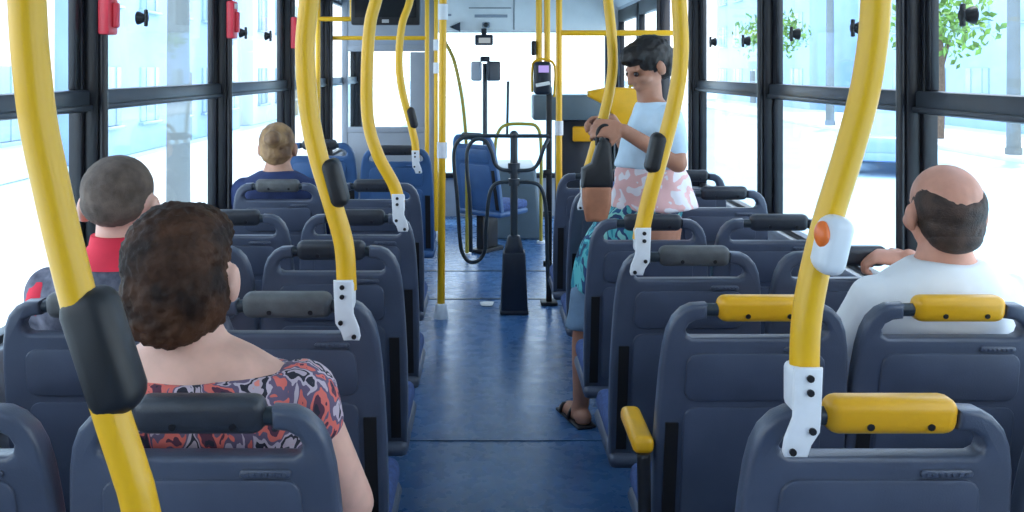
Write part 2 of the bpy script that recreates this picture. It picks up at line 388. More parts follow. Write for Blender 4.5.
RA = [(.578, 1.35, 0, 'yellow'), (.572, 1.95, 0, 'yellow'), (.552, 2.5, 0, 'grip_grey'), (.540, 3.05, 0, 'grip_dark'), (.545, 3.78, 0, 'grip_dark'), (.535, 4.40, 0, 'grip_dark')]
RW = [(.993, 1.35, 0, 'yellow'), (.984, 1.95, 0, 'yellow'), (.975, 2.5, 0, 'grip_dark'), (.956, 3.05, 0, 'grip_dark'), (.962, 3.78, 0, 'grip_dark'), (.953, 4.40, 0, 'grip_dark')]
lab_la = ['blue-grey bus seat with dark grip, nearest one, behind the person in the floral top',
          'blue-grey aisle seat with worn grey grip, in front of the person in the floral top',
          'blue-grey aisle seat with dark grip, third from the camera left of the aisle',
          'blue-grey aisle seat with a white pole bracket, fourth from the camera left of the aisle',
          'blue-grey aisle seat beside the seat of the passenger in navy',
          'brighter blue aisle seat farthest forward on the left, with a thin yellow pole on it']
lab_lw = ['blue-grey seat cut off by the lower left corner of the photo',
          'blue-grey window seat behind the person with the red collar',
          'blue-grey window seat in front of the person with red collar, mostly hidden',
          'blue-grey window seat with dark grip, one row behind the passenger in navy',
          'blue-grey window seat with grey grip that the passenger in navy leans on',
          'brighter blue window seat farthest forward on the left']
lab_ra = ['blue-grey seat with yellow grip and white pole bracket, nearest one right of the aisle',
          'blue-grey aisle seat with yellow grip and a yellow armrest at its side',
          'blue-grey aisle seat with scuffed grey grip and white pole bracket, right of the aisle',
          'blue-grey aisle seat directly behind the standing person in light blue',
          'blue-grey aisle seat in front of the standing person, with a white pole bracket',
          'blue-grey aisle seat farthest forward on the right, next to the turnstile']
lab_rw = ['blue-grey seat cut off by the lower right corner of the photo',
          'blue-grey window seat with yellow grip behind the balding person',
          'blue-grey window seat that the balding person reaches forward to',
          'blue-grey window seat with dark grip, two rows ahead of the balding person',
          'blue-grey window seat with shiny dark grip, three rows ahead of the balding person',
          'blue-grey window seat farthest forward on the right, by the window pillar']
SEAT = {}
for nm, rows, labs, ais, g in (('LA', LA, lab_la, 1, GL), ('LW', LW, lab_lw, 1, GL), ('RA', RA, lab_ra, -1, GR), ('RW', RW, lab_rw, -1, GR)):
    for i, (x, d, z, grip) in enumerate(rows):
        SEAT[nm, i] = place_seat(x, d, z, grip, ais, labs[i], g, nm in ('LA', 'LW') and i == 5)
# the folding armrest of the second aisle seat on the right
s = SEAT['RA', 1]; ax = -.232
bm = bmesh.new(); add_box(bm, (ax, .13, .615), (.046, .20, .038), .014, rot=None, seg=3)
a = link_mesh('armrest', bm, 'yellow', s, 60); a['label'] = 'yellow armrest pad'
bm = bmesh.new(); add_tube(bm, [(ax, .035, .60), (ax, .033, .56), (ax + .005, .03, .30), (ax + .03, .06, .08), (ax + .03, .06, .0)], .0145, 12, 5); add_tube(bm, [(ax, .05, .59), (ax, .21, .59)], .012, 10); link_mesh('armrest_post', bm, 'black', s, 60)

# ------------------------------------------------------------------ yellow bent handrail poles
def bracket_outline(sg):
    sg = -sg; px = [(-13, 0), (15, 0), (13, 50), (12, 62), (4, 74), (0, 86), (-22, 86), (-24, 80), (-22, 68), (-14, 48)]
    return [(sg * x * .00146, -z * .00146) for x, z in px]
def bent_pole(pts, d, label, sg=None, brk=None, box=None, boxm='black', r=.021, dtop=None, floor_end=False):
    """pts: photo points of the pole's centre line from its top in view to its foot"""
    v = [P(x, y, d) for x, y in pts]
    top = v[0] + (v[0] - v[1]).normalized() * .12; top2 = Vector((top.x, top.y, ZC - .02))
    path = [top2, Vector((top.x, top.y, (top.z + 2 * ZC) / 3))] + ([top] if top.z < ZC - .25 else []) + v
    if floor_end: e = v[-1]; path += [Vector((e.x + .045, e.y, e.z - .22)), Vector((e.x + .055, e.y, e.z - .5)), Vector((e.x + .055, e.y, 0.02))]
    base = Vector((path[-1].x, path[-1].y, path[-1].z))
    root = empty('handrail_pole', base, label, 'handrail pole', 'bent yellow handrail poles')
    mv = lambda q: Vector(q) - base
    tube_obj('tube', [mv(q) for q in path], r, 'yellow_tube', root, 9, 36)
    bm = bmesh.new(); add_tube(bm, [mv(top2) + Vector((0, 0, -.01)), mv(top2) + Vector((0, 0, .016))], .04, 18); link_mesh('ceiling_flange', bm, 'white_plate', root, 50)
    if floor_end:
        bm = bmesh.new(); add_tube(bm, [(0, 0, -.02), (0, 0, .0), (0, 0, .03)], .04, 18, rs=[.045, .045, .026]); link_mesh('floor_flange', bm, 'white_plate', root, 50)
    if brk:
        b = mv(P(brk[0], brk[1], d)); bm = bmesh.new()
        o = [(b.x + x, b.z + z) for x, z in bracket_outline(sg)]
        add_plate(bm, o, -.034, -.024, .003, 2)
        add_box(bm, (b.x + sg * .001, -.002, b.z - .036), (.036, .05, .066), .010, seg=3)
        bk = link_mesh('bracket', bm, 'white_plate', root, 50); bk['label'] = 'white bracket with dark screws'
        for (x, z) in ((.003, -.014), (.003, -.034), (.006, -.088), (-.022, -.117)):
            bm = bmesh.new(); sg_ = -sg; add_tube(bm, [(b.x + sg_ * x, -.0375, b.z + z), (b.x + sg_ * x, -.030, b.z + z)], .0052, 10); link_mesh('screw', bm, 'screw', bk)
    if box:
        (bx, by, w, h, ang) = box; c = mv(P(bx, by, d)) + Vector((0, .006 if boxm == 'black' else -.022, 0)); rot = Matrix.Rotation(math.radians(ang), 3, 'Y')
        bm = bmesh.new(); add_box(bm, (0, 0, 0), (w, .062, h), min(w, .062) * .36, seg=4)
        for q in bm.verts:
            q.co.x *= 1.0 - .22 * (abs(q.co.z) / (h / 2)) ** 2
            q.co = rot @ q.co + c
        bx_o = link_mesh('stop_button_box', bm, boxm, root, 60); bx_o['label'] = 'black stop button housing' if boxm == 'black' else 'white stop button housing'
        bm = bmesh.new(); side = -1 if boxm != 'black' else 0
        if side: add_ball(bm, c + rot @ Vector((-w * .44, -.014, h * .14)), (.011, .016, .019))
        else: add_ball(bm, c + rot @ Vector((0, .030, 0)), (.014, .007, .022))
        link_mesh('stop_button', bm, 'orange' if side else 'red', bx_o, 60)
    return root
bent_pole([(27, 0), (30, 50), (38, 120), (50, 180), (66, 250), (88, 335), (112, 415), (130, 470), (142, 515)], 1.08,
          'thick yellow bent pole with black box, nearest the camera in front of the left windows', box=(102, 352, .070, .150, -18), floor_end=True)
bent_pole([(309, 0), (305, 50), (309, 110), (318, 155), (333, 205), (344, 245), (347, 290)], 1.965,
          'yellow bent pole with black box, just ahead of the person in the floral top', 1, (346, 277), (335, 183, .045, .105, -15))
bent_pole([(376, 0), (370, 25), (367, 70), (368, 120), (378, 155), (394, 185), (399, 203)], 3.135,
          'yellow bent pole without box, on the fourth seat left of the aisle', 1, (399, 193))
bent_pole([(410, 0), (402, 25), (399, 60), (402, 90), (411, 125), (415, 143), (416, 158)], 5.08,
          'thin yellow bent pole on the bright blue seat farthest forward', 1, (416, 150), (412, 118, .055, .12, -14))
bent_pole([(876, 0), (873, 40), (864, 95), (848, 155), (828, 220), (814, 275), (806, 325), (804, 378)], 1.335,
          'thick yellow bent pole with white and orange stop button, on the nearest right seat', -1, (800, 361), (825, 241, .045, .084, 13), 'white_plastic')
bent_pole([(679, 0), (681, 50), (676, 95), (664, 145), (650, 195), (643, 225), (640, 240)], 2.485,
          'yellow bent pole with black box, in front of the standing person', -1, (641, 226), (656, 153, .048, .11, 13))
bent_pole([(608, 0), (612, 40), (612, 75), (604, 115), (594, 150), (587, 175), (585, 190)], 3.765,
          'slim yellow bent pole with black box, beside the standing person and her bag', -1, (585, 178), (599, 130, .045, .10, 13))

# ------------------------------------------------------------------ people
def skin_mat(name, c):
    m = mat(name, c, 0.5, var=0.10, scale=18, bump=0.05, bscale=250); b = m.node_tree.nodes['Principled BSDF']
    b.inputs['Subsurface Weight'].default_value = 0.08; b.inputs['Subsurface Radius'].default_value = (0.02, 0.008, 0.004); return m
def pattern_mat(name, cols, scale, stretch=(1, 1, 1), rough=0.8):
    m, n, l, b = new_mat(name); b.inputs['Roughness'].default_value = rough
    tc = n.new('ShaderNodeTexCoord'); mp = n.new('ShaderNodeMapping'); mp.inputs['Scale'].default_value = stretch
    nz = n.new('ShaderNodeTexNoise'); nz.inputs['Scale'].default_value = scale * .4; nz.inputs['Detail'].default_value = 3
    ad = n.new('ShaderNodeVectorMath'); ad.operation = 'MULTIPLY_ADD'; ad.inputs[1].default_value = (.12, .12, .12)
    v = n.new('ShaderNodeTexNoise'); v.inputs['Scale'].default_value = scale; v.inputs['Detail'].default_value = 2.5
    r = n.new('ShaderNodeValToRGB'); r.color_ramp.interpolation = 'CONSTANT'
    e = r.color_ramp.elements
    while len(e) < len(cols): e.new(0.5)
    for i, c in enumerate(cols):
        e[i].position = 0 if i == 0 else 0.30 + 0.42 * i / len(cols); e[i].color = (*c, 1)
    l.new(tc.outputs['Object'], mp.inputs[0]); l.new(mp.outputs[0], nz.inputs['Vector'])
    l.new(nz.outputs['Color'], ad.inputs[0]); l.new(mp.outputs[0], ad.inputs[2]); l.new(ad.outputs[0], v.inputs['Vector'])
    l.new(v.outputs['Fac'], r.inputs[0]); l.new(r.outputs[0], b.inputs['Base Color']); return m
M['floral'] = pattern_mat('floral_print_cloth', [(.02, .02, .04), (.10, .03, .06), (.75, .16, .13), (.14, .10, .17), (.55, .45, .52), (.02, .02, .035), (.50, .40, .46), (.8, .25, .2)], 24, (1, 1, .6))
M['teal_print'] = pattern_mat('teal_print_cloth', [(.01, .04, .10), (.02, .22, .30), (.10, .45, .48), (.02, .06, .16), (.25, .60, .55), (.02, .10, .25)], 16, (1, 1, .5))
M['pink_print'] = pattern_mat('pink_white_print_cloth', [(.80, .76, .80), (.82, .48, .47), (.84, .78, .82), (.75, .45, .48), (.82, .80, .86)], 9)
M['lightblue'] = mat('light_blue_cotton', (.62, .78, .92), 0.85, var=.08, scale=12)
M['whitecloth'] = mat('white_cotton', (.82, .83, .85), 0.85, var=.03, scale=12, bump=.2, bscale=30)
M['navy'] = mat('navy_cloth', (.018, .035, .12), 0.8, var=.2, scale=14)
M['redcloth'] = mat('red_polo_cloth', (.75, .025, .06), 0.8, var=.08, scale=14)
M['dark_stripe'] = mat('dark_grey_blue_cloth', (.045, .05, .08), 0.8, col2=(.16, .16, .21), scale=30)
M['denim'] = mat('dark_denim', (.03, .05, .10), 0.85, var=.2, scale=40)
M['greyblue_cloth'] = mat('pale_blue_grey_cloth', (.16, .25, .36), 0.85, var=.2, scale=14)
M['hair_brown'] = mat('brown_curly_hair', (.014, .006, .004), 0.65, col2=(.075, .032, .016), scale=18, spec=.25, bump=.6, bscale=90)
M['hair_buzz'] = mat('cropped_brown_hair', (.12, .085, .066), 0.75, var=.35, scale=25, bump=.4, bscale=400)
M['hair_dark'] = mat('dark_hair', (.010, .007, .007), 0.5, var=.4, scale=20, bump=.5, bscale=150)
M['hair_bald'] = mat('thin_dark_brown_hair', (.050, .026, .018), 0.65, var=.5, scale=30, bump=.4, bscale=300)
M['hair_fair'] = mat('fair_brown_hair', (.16, .085, .045), 0.55, col2=(.42, .25, .11), scale=16, bump=.5, bscale=150)
M['eye'] = mat('eye', (.03, .02, .02), 0.15)
M['sandal'] = mat('dark_sandal_leather', (.012, .012, .018), 0.5)
M['tan'] = mat('tan_leather', (.42, .17, .09), 0.55, var=.2, scale=12)
SK = {k: skin_mat('skin_' + k, c) for k, c in dict(fair=(.72, .42, .33), ruddy=(.62, .29, .20), tan=(.60, .33, .23), brown=(.46, .21, .13)).items()}

def head_parts(bm, c, yaw=0.0, pitch=0.0, s=1.0):
    R = (Matrix.Rotation(yaw, 3, 'Z') @ Matrix.Rotation(pitch, 3, 'X'))
    def E(p, r): add_ball(bm, Vector(c) + R @ (Vector(p) * s), Vector(r) * s, R)
    E((0, -.014, .024), (.074, .094, .082)); E((0, .022, -.042), (.058, .066, .062)); E((0, .056, -.092), (.027, .027, .020))
    E((0, .078, .012), (.046, .014, .014)); E((0, .094, -.020), (.011, .016, .026)); E((0, .100, -.036), (.017, .015, .011))
    E((0, .080, -.062), (.026, .013, .006)); E((0, .078, -.072), (.022, .013, .006))
    for sx in (-1, 1):
        E((sx * .081, -.012, -.014), (.012, .020, .032)); E((sx * .074, -.004, -.034), (.010, .011, .012)); E((sx * .045, .050, -.032), (.024, .03, .024))
    return R
def eyes(c, R, parent, s=1.0):
    bm = bmesh.new()
    for sx in (-1, 1): add_ball(bm, Vector(c) + R @ (Vector((sx * .031, .079, -.006)) * s), .0105 * s)
    link_mesh('eyes', bm, 'eye', parent, 60)
def hand_parts(bm, wrist, d, n, side, curl=0.35, L=1.0):
    """wrist point, finger direction, palm normal, side = +1 puts the thumb on d x n"""
    d = Vector(d).normalized(); n = Vector(n); n = (n - d * n.dot(d)).normalized(); s = d.cross(n) * side; w = Vector(wrist)
    R = Matrix((s, d, n)).transposed()
    add_ball(bm, w + d * .045 * L, (.040 * L, .052 * L, .015 * L), R); add_ball(bm, w + d * .065 * L, (.041 * L, .03 * L, .013 * L), R)
    for k, (o, ln) in enumerate(((.032, .070), (.011, .080), (-.011, .074), (-.031, .058))):
        p = w + d * (.085 - abs(o) * .12) * L + s * o * L; ang = 0.1
        for j, fr in enumerate((.45, .32, .25)):
            ang += curl * (0.7 + .5 * j); v = (d * math.cos(ang) + n * math.sin(ang) + s * o * (1.6 if curl < .5 else .3)).normalized()
            q = p + v * ln * fr * L; add_capsule(bm, p, q, (.0088 - .0008 * j) * L, (.0082 - .0009 * j) * L, 10); p = q
    p = w + d * .022 * L + s * .030 * L
    for j, ln in enumerate((.038, .032, .024)):
        v = (s * (.75 - .25 * j) + d * .6 + n * (.25 + .25 * j * curl * 2)).normalized(); q = p + v * ln * L; add_capsule(bm, p, q, (.0125 - .002 * j) * L, (.011 - .0018 * j) * L, 10); p = q
def foot_parts(bm, ankle, fwd, grow=0.0, L=.23):
    a = Vector(ankle); f = Vector((fwd[0], fwd[1], 0)).normalized(); R = Matrix((f.cross(Vector((0, 0, 1))), f, Vector((0, 0, 1)))).transposed()
    z0 = -a.z
    add_ball(bm, a + Vector((0, 0, -a.z + .035)) - f * .015, (.034 + grow, .045 + grow, .035 + grow * .3), R)
    add_ball(bm, a + Vector((0, 0, -a.z + .030)) + f * .07, (.038 + grow, .085 + grow, .029 + grow * .3), R)
    add_ball(bm, a + Vector((0, 0, -a.z + .020)) + f * .125, (.040 + grow, .05 + grow, .019 + grow * .3), R)
    add_capsule(bm, a, a + Vector((0, 0, -a.z + .04)) + f * .03, .034 + grow, .032 + grow)
def hair_solid(blobs, c, R, jitter=0.0, voxel=.007, s=1.0, freq=60, seed=0):
    bm = bmesh.new()
    for p, r in blobs: add_ball(bm, Vector(c) + R @ (Vector(p) * s), Vector(r) * s, R)
    bm = solid_from(bm, voxel, 2)
    if jitter:
        bm.normal_update()
        for v in bm.verts:
            nn = noise.noise(v.co * freq + Vector((seed, 0, 0))) + .5 * noise.noise(v.co * freq * 2.1)
            v.co += v.normal * nn * jitter
    return bm
def sitter(root_xyz, label, skin, zt, sw, top_m, leg_m, c_off=(0, 0), arms=None, sleeve=.45, head_yaw=0, head_pitch=0, hs=1.0, waist=1.0, neck_open=0.0, shoes='rubber', hx=0.0):
    """a person on a seat, facing +y. zt: top of the head; sw: half shoulder width"""
    root = empty('person', root_xyz, label, 'person')
    ox, oy = c_off; dz = zt - 1.20
    T = [(.415, .150 * waist, .115, .26), (.47, .168 * waist, .122, .258), (.56, .160 * waist, .115, .24), (.66, .148 * waist, .108, .218), (.76, .158 * (sw / .19), .112, .196), (.85, .170 * (sw / .19), .108, .180), (.90, .172 * (sw / .19), .098, .172), (.935, .150 * (sw / .19), .080, .168), (.965, .105, .066, .166), (.985, .066, .058, .166), (1.02, .054, .054, .168), (1.07, .052, .055, .176)]
    f = lambda z: .415 + (z - .415) * (1 + dz / .7)
    T = [(f(z), a, b, y) for z, a, b, y in T]
    hc = Vector((ox + hx, .172 + oy, zt - .106 * hs)); cx = lambda z: ox * max(0, min(1, (z - .42) / .4)) + hx * max(0, min(1, (z - .88) / .12))
    bm = bmesh.new(); add_loft(bm, [(cx(z), y + oy * max(0, min(1, (z - .42) / .5)), z, a, b) for z, a, b, y in T], 28)
    R = head_parts(bm, hc, head_yaw, head_pitch, hs)
    shz = f(.90); legs = []
    for sx in (-1, 1):
        hip = Vector((sx * .085, .27, .485)); kn = Vector((sx * .105, .63, .475)); an = Vector((sx * .11, .635, .085))
        legs.append((hip, kn, an))
        add_capsule(bm, hip, kn, .080, .056); add_capsule(bm, kn, an, .054, .035); foot_parts(bm, an, (sx * .1, 1))
    A = arms or {}
    ar = {}
    for sx in (-1, 1):
        sh = Vector((ox + sx * (sw - .035), .170 + oy, shz - .01))
        el, wr, hd, hn, cu = A.get(sx, (Vector((sx * (sw + .02), .27, f(.66))), Vector((sx * .13, .47, .60)), (-sx * .2, 1, -.1), (0, 0, -1), .3))
        el, wr = Vector(el), Vector(wr); ar[sx] = (sh, el, wr)
        add_capsule(bm, sh, el, .047, .040); add_capsule(bm, el, wr, .038, .027); hand_parts(bm, wr, hd, hn, -sx, cu)
    body = link_mesh('body', solid_from(bm, .0058, 3), SK[skin], root, 0); body.data.shade_smooth()
    # shirt
    bm = bmesh.new(); g = .014
    zt_cut = .985 if not neck_open else .957
    add_loft(bm, [(cx(z), y + oy * max(0, min(1, (z - .42) / .5)), z, a + g, b + g) for z, a, b, y in T if z <= f(zt_cut) + 1e-4], 28)
    for sx in (-1, 1):
        sh, el, wr = ar[sx]; e2 = sh + (el - sh) * min(1, sleeve / .5) if sleeve < .5 else el
        add_capsule(bm, sh, e2, .060, .055)
        if sleeve > .6: add_capsule(bm, el, wr + (el - wr) * .12, .052, .040)
    sb = solid_from(bm, .008, 4); sb.normal_update()
    for v in sb.verts: v.co += v.normal * .004 * noise.noise(v.co * 14 + Vector((zt * 9, 0, 0)))
    link_mesh('shirt', sb, top_m, root, 0).data.shade_smooth()
    bm = bmesh.new(); add_loft(bm, [(0, .26, .41, .165, .125), (0, .26, .47, .182, .135), (0, .25, .53, .172, .126)], 24)
    for hip, kn, an in legs: add_capsule(bm, hip, kn, .092, .068); add_capsule(bm, kn, an + Vector((0, 0, .03)), .066, .050)
    link_mesh('trousers', solid_from(bm, .010, 3), leg_m, root, 0).data.shade_smooth()
    for hip, kn, an in legs:
        bm = bmesh.new(); foot_parts(bm, an, (.1, 1), .007); link_mesh('shoe', solid_from(bm, .008, 2), shoes, root, 0).data.shade_smooth()
    eyes(hc, R, root, hs)
    return root, hc, R, f

# woman in the floral top, short brown curly hair
r, hc, R, f = sitter((-.432, 1.35, 0), 'person with short curly brown hair and floral top, seated in the nearest row', 'fair', 1.196, .178, 'floral', 'denim',
    c_off=(-.012, 0), hx=-.050, arms={1: ((.205, .215, .69), (.10, .43, .57), (-.5, 1, -.1), (0, 0, -1), .3), -1: ((-.19, .30, .66), (-.10, .47, .58), (.2, 1, -.1), (0, 0, -1), .3)}, sleeve=.11, head_yaw=.0, head_pitch=-.06, hs=1.03, waist=1.12, neck_open=1)
hb = hair_solid([((-.004, -.030, .030), (.087, .094, .090)), ((0, -.052, -.020), (.083, .068, .080)), ((-.004, -.058, -.058), (.070, .052, .052)), ((0, .03, .058), (.072, .07, .056)), ((.055, -.03, -.03), (.030, .05, .06)), ((-.058, -.03, -.03), (.030, .055, .065))], hc, R, .0048, .0055, .985, 95, 3)
link_mesh('hair', hb, 'hair_brown', r, 0).data.shade_smooth()

# man with cropped hair and red collar
r, hc, R, f = sitter((-.832, 1.98, 0), 'person with cropped hair and a red collar, seated by the window', 'fair', 1.222, .195, 'dark_stripe', 'denim', c_off=(-.012, -.004), sleeve=.3, hs=1.02)
hb = hair_solid([((0, -.019, .032), (.0765, .093, .077)), ((0, -.045, .006), (.070, .062, .055))], hc, R, .0012, .005, 1.02, 120)
link_mesh('hair', hb, 'hair_buzz', r, 0).data.shade_smooth()
bm = bmesh.new(); add_loft(bm, [(-.012, .160, f(.955), .108, .084), (-.012, .160, f(.975), .088, .076), (-.012, .164, f(1.0), .068, .068), (-.012, .166, f(1.022), .064, .066)], 28)
link_mesh('collar', bm, 'redcloth', r, 60)
for sx in (-1, 1):
    bm = bmesh.new(); add_ball(bm, (sx * .158 - .012, .168, f(.884)), (.058, .066, .062)); link_mesh('shoulder_panel', bm, 'redcloth', r, 60)

# bald man in white
r, hc, R, f = sitter((1.025, 1.95, 0), 'balding person in a white shirt, seated and holding the handle ahead', 'ruddy', 1.205, .19, 'whitecloth', 'denim',
    c_off=(.025, .0), arms={1: ((.165, .36, .80), (.085, .475, .925), (-.9, .45, .02), (0, .3, -1), .75), -1: ((-.215, .28, .66), (-.12, .46, .58), (.2, 1, -.1), (0, 0, -1), .3)}, sleeve=.32, hs=1.0, waist=1.08)
tilt = R @ Matrix.Rotation(math.radians(-22), 3, 'X')
bm = bmesh.new(); add_ball(bm, hc + R @ Vector((0, -.024, .012)), (.0770, .0880, .0800), tilt, 32, 24); add_ball(bm, hc + R @ Vector((0, -.040, -.028)), (.070, .062, .055), R)
bm = solid_from(bm, .005, 2); bm.normal_update()
for v in bm.verts:
    q = R.inverted() @ (v.co - hc); zc = .022 + .042 * (abs(q.x) / .075) ** 2 + .006 * noise.noise(v.co * 70)
    k = max(0.0, min(1.0, (q.z - zc) / .012)); v.co = hc + R @ (q * (1 - .06 * k)) + v.normal * .0012 * noise.noise(v.co * 160)
link_mesh('hair', bm, 'hair_bald', r, 0).data.shade_smooth()
bm = bmesh.new(); add_ball(bm, hc + R @ Vector((0, -.050, -.050)), (.060, .050, .040), R); link_mesh('nape_hair', bm, 'hair_bald', r, 60)

# passenger in navy with fair hair in a bun
r, hc, R, f = sitter((-.915, 4.02, 0), 'person with fair hair in a bun and a navy top, farther forward', 'tan', 1.178, .19, 'navy', 'denim', c_off=(-.02, .0), sleeve=.8, hs=.98)
hb = hair_solid([((0, -.024, .028), (.081, .094, .086)), ((0, -.048, -.016), (.074, .062, .066)), ((0, -.115, .045), (.040, .036, .038))], hc, R, .003, .006, .98, 70)
link_mesh('hair', hb, 'hair_fair', r, 0).data.shade_smooth()
bm = bmesh.new(); c0 = hc + R @ Vector((0, -.10, .042)); add_tube(bm, [c0 + R @ Vector((.030 * math.cos(a), 0, .030 * math.sin(a))) for a in [2 * PI * k / 16 for k in range(17)]], .008, 8); link_mesh('hair_tie', bm, 'navy', r, 60)

# standing person, facing the aisle
base = Vector((.63, 3.63, 0))
root = empty('person', base, 'person with dark hair and light blue top, standing between the seats and facing the aisle', 'person')
V = lambda x, y, z: Vector((x, y, z)) - base
hc = V(.634, 3.62, 1.437); yaw = math.radians(112)
bm = bmesh.new()
add_loft(bm, [(.625 - base.x, 0, .72, .13, .145), (.63 - base.x, 0, .82, .14, .155), (.645 - base.x, 0, .92, .12, .135), (.655 - base.x, 0, 1.0, .11, .125), (.66 - base.x, 0, 1.12, .11, .145), (.672 - base.x, 0, 1.21, .095, .16), (.668 - base.x, 0, 1.26, .080, .14), (.66 - base.x, 0, 1.285, .06, .08), (.645 - base.x, 0, 1.31, .05, .05), (.640 - base.x, 0, 1.37, .05, .048)], 28)
R = head_parts(bm, hc, yaw, math.radians(-22), .94)
hipL, knL, anL = V(.54, 3.60, .76), V(.395, 3.62, .46), V(.385, 3.72, .085)
FW = [(-.32, 1), (-1, .25)]
hipR, knR, anR = V(.69, 3.66, .76), V(.66, 3.67, .44), V(.67, 3.68, .085)
for a, k, c in ((hipL, knL, anL), (hipR, knR, anR)):
    add_capsule(bm, a, k, .080, .052); add_capsule(bm, k, k + (c - k) * .35, .050, .050); add_capsule(bm, k + (c - k) * .35, c, .050, .032); foot_parts(bm, c, FW[c is anR], L=.22)
shL, elL, wrL = V(.690, 3.485, 1.235), V(.715, 3.435, 1.075), V(.515, 3.435, 1.195)
shR, elR, wrR = V(.655, 3.76, 1.235), V(.60, 3.86, 1.08), V(.535, 3.92, 1.21)
add_capsule(bm, shL, elL, .042, .036); add_capsule(bm, elL, wrL, .036, .026); hand_parts(bm, wrL, (-1, .15, .12), (.1, .9, -.5), 1, .55)
add_capsule(bm, shR, elR, .042, .036); add_capsule(bm, elR, wrR, .036, .026); hand_parts(bm, wrR, (-1, .1, .0), (0, -.3, -1), -1, .9)
link_mesh('body', solid_from(bm, .0058, 3), SK['brown'], root, 0).data.shade_smooth()
bm = bmesh.new(); g = .015
add_loft(bm, [(.64 - base.x, 0, 1.045, .135, .155), (.65 - base.x, 0, 1.10, .130, .158), (.66 - base.x, 0, 1.16, .122, .165), (.675 - base.x, 0, 1.22, .105, .168), (.67 - base.x, 0, 1.265, .088, .14), (.66 - base.x, 0, 1.295, .065, .08)], 28)
add_capsule(bm, shL, shL + (elL - shL) * .62, .058, .054); add_capsule(bm, shR, shR + (elR - shR) * .62, .058, .054)
sb = solid_from(bm, .008, 4); sb.normal_update()
for v in sb.verts: v.co += v.normal * .005 * noise.noise(v.co * 14)
link_mesh('shirt', sb, 'lightblue', root, 0).data.shade_smooth()
bm = bmesh.new(); add_loft(bm, [(.66 - base.x, -.005, .885, .175, .165), (.655 - base.x, 0, .95, .160, .160), (.65 - base.x, 0, 1.02, .140, .155), (.645 - base.x, 0, 1.06, .125, .148)], 28); bm = solid_from(bm, .009, 3); bm.normal_update()
for v in bm.verts: v.co += v.normal * .010 * noise.noise(v.co * 16)
link_mesh('tunic_hem', bm, 'pink_print', root, 0).data.shade_smooth()
bm = bmesh.new(); add_loft(bm, [(.535 - base.x, .0, .56, .20, .105), (.550 - base.x, .0, .68, .195, .12), (.585 - base.x, 0, .80, .180, .150), (.635 - base.x, 0, .90, .150, .155), (.645 - base.x, 0, .95, .128, .14)], 30); bm = solid_from(bm, .009, 3); bm.normal_update()
for v in bm.verts: v.co += v.normal * .012 * noise.noise(Vector((v.co.x * 22, v.co.y * 22, v.co.z * 4)))
link_mesh('skirt', bm, 'teal_print', root, 0).data.shade_smooth()
bm = bmesh.new(); add_loft(bm, [(.46 - base.x, .0, .41, .150, .080), (.490 - base.x, .0, .47, .165, .085), (.515 - base.x, .0, .56, .18, .095), (.53 - base.x, 0, .60, .17, .10)], 30); bm = solid_from(bm, .009, 3)
link_mesh('skirt_hem', bm, 'greyblue_cloth', root, 0).data.shade_smooth()
hb = hair_solid([((0, -.024, .032), (.085, .100, .088)), ((0, -.06, -.012), (.078, .062, .070)), ((0, -.09, .02), (.05, .04, .045)), ((0, .03, .06), (.07, .07, .05))], hc, R, .005, .006, .96, 55)
link_mesh('hair', hb, 'hair_dark', root, 0).data.shade_smooth()
for an in (anL, anR):
    bm = bmesh.new(); fw = Vector((*FW[an is anR], 0)).normalized(); c = Vector((an.x, an.y, 0)) + fw * .055
    Rz = Matrix.Rotation(math.atan2(fw.y, fw.x) - PI / 2, 3, 'Z')
    add_box(bm, (c.x, c.y, .007), (.082, .235, .013), .006, Rz)
    for off in (.06, -.02): add_tube(bm, [c + fw * off + Rz @ Vector((-.043, 0, .012)), c + fw * off + Rz @ Vector((-.03, 0, .045)), c + fw * off + Rz @ Vector((0, 0, .060 - off * .3)), c + fw * off + Rz @ Vector((.03, 0, .045)), c + fw * off + Rz @ Vector((.043, 0, .012))], .007, 8, 4)
    link_mesh('sandal', bm, 'sandal', root, 60)
eyes(hc, R, root, .96)
# the bag in her far hand
b0 = Vector((.415, 3.44, .86)); bag = empty('handbag', b0, 'dark bag with a tan lower half, hanging from the hand of the standing person', 'bag')
bm = bmesh.new(); add_plate(bm, [(-.058, .125), (.056, .125), (.056, .205), (.050, .29), (.018, .315), (.002, .29), (-.02, .215), (-.056, .195)], -.040, .040, .016, 3); link_mesh('upper_bag', bm, 'black', bag, 60)
bm = bmesh.new(); add_plate(bm, [(-.040, .0), (.034, .0), (.050, .06), (.052, .135), (-.054, .135), (-.052, .06)], -.038, .038, .018, 3); link_mesh('lower_bag', bm, 'tan', bag, 60)['label'] = 'tan lower half of the bag'
tube_obj('bag_handle', [(.0, 0, .28), (.005, 0, .335), (.03, 0, .355), (.05, 0, .335), (.046, 0, .27)], .007, 'black', bag, 5, 10)

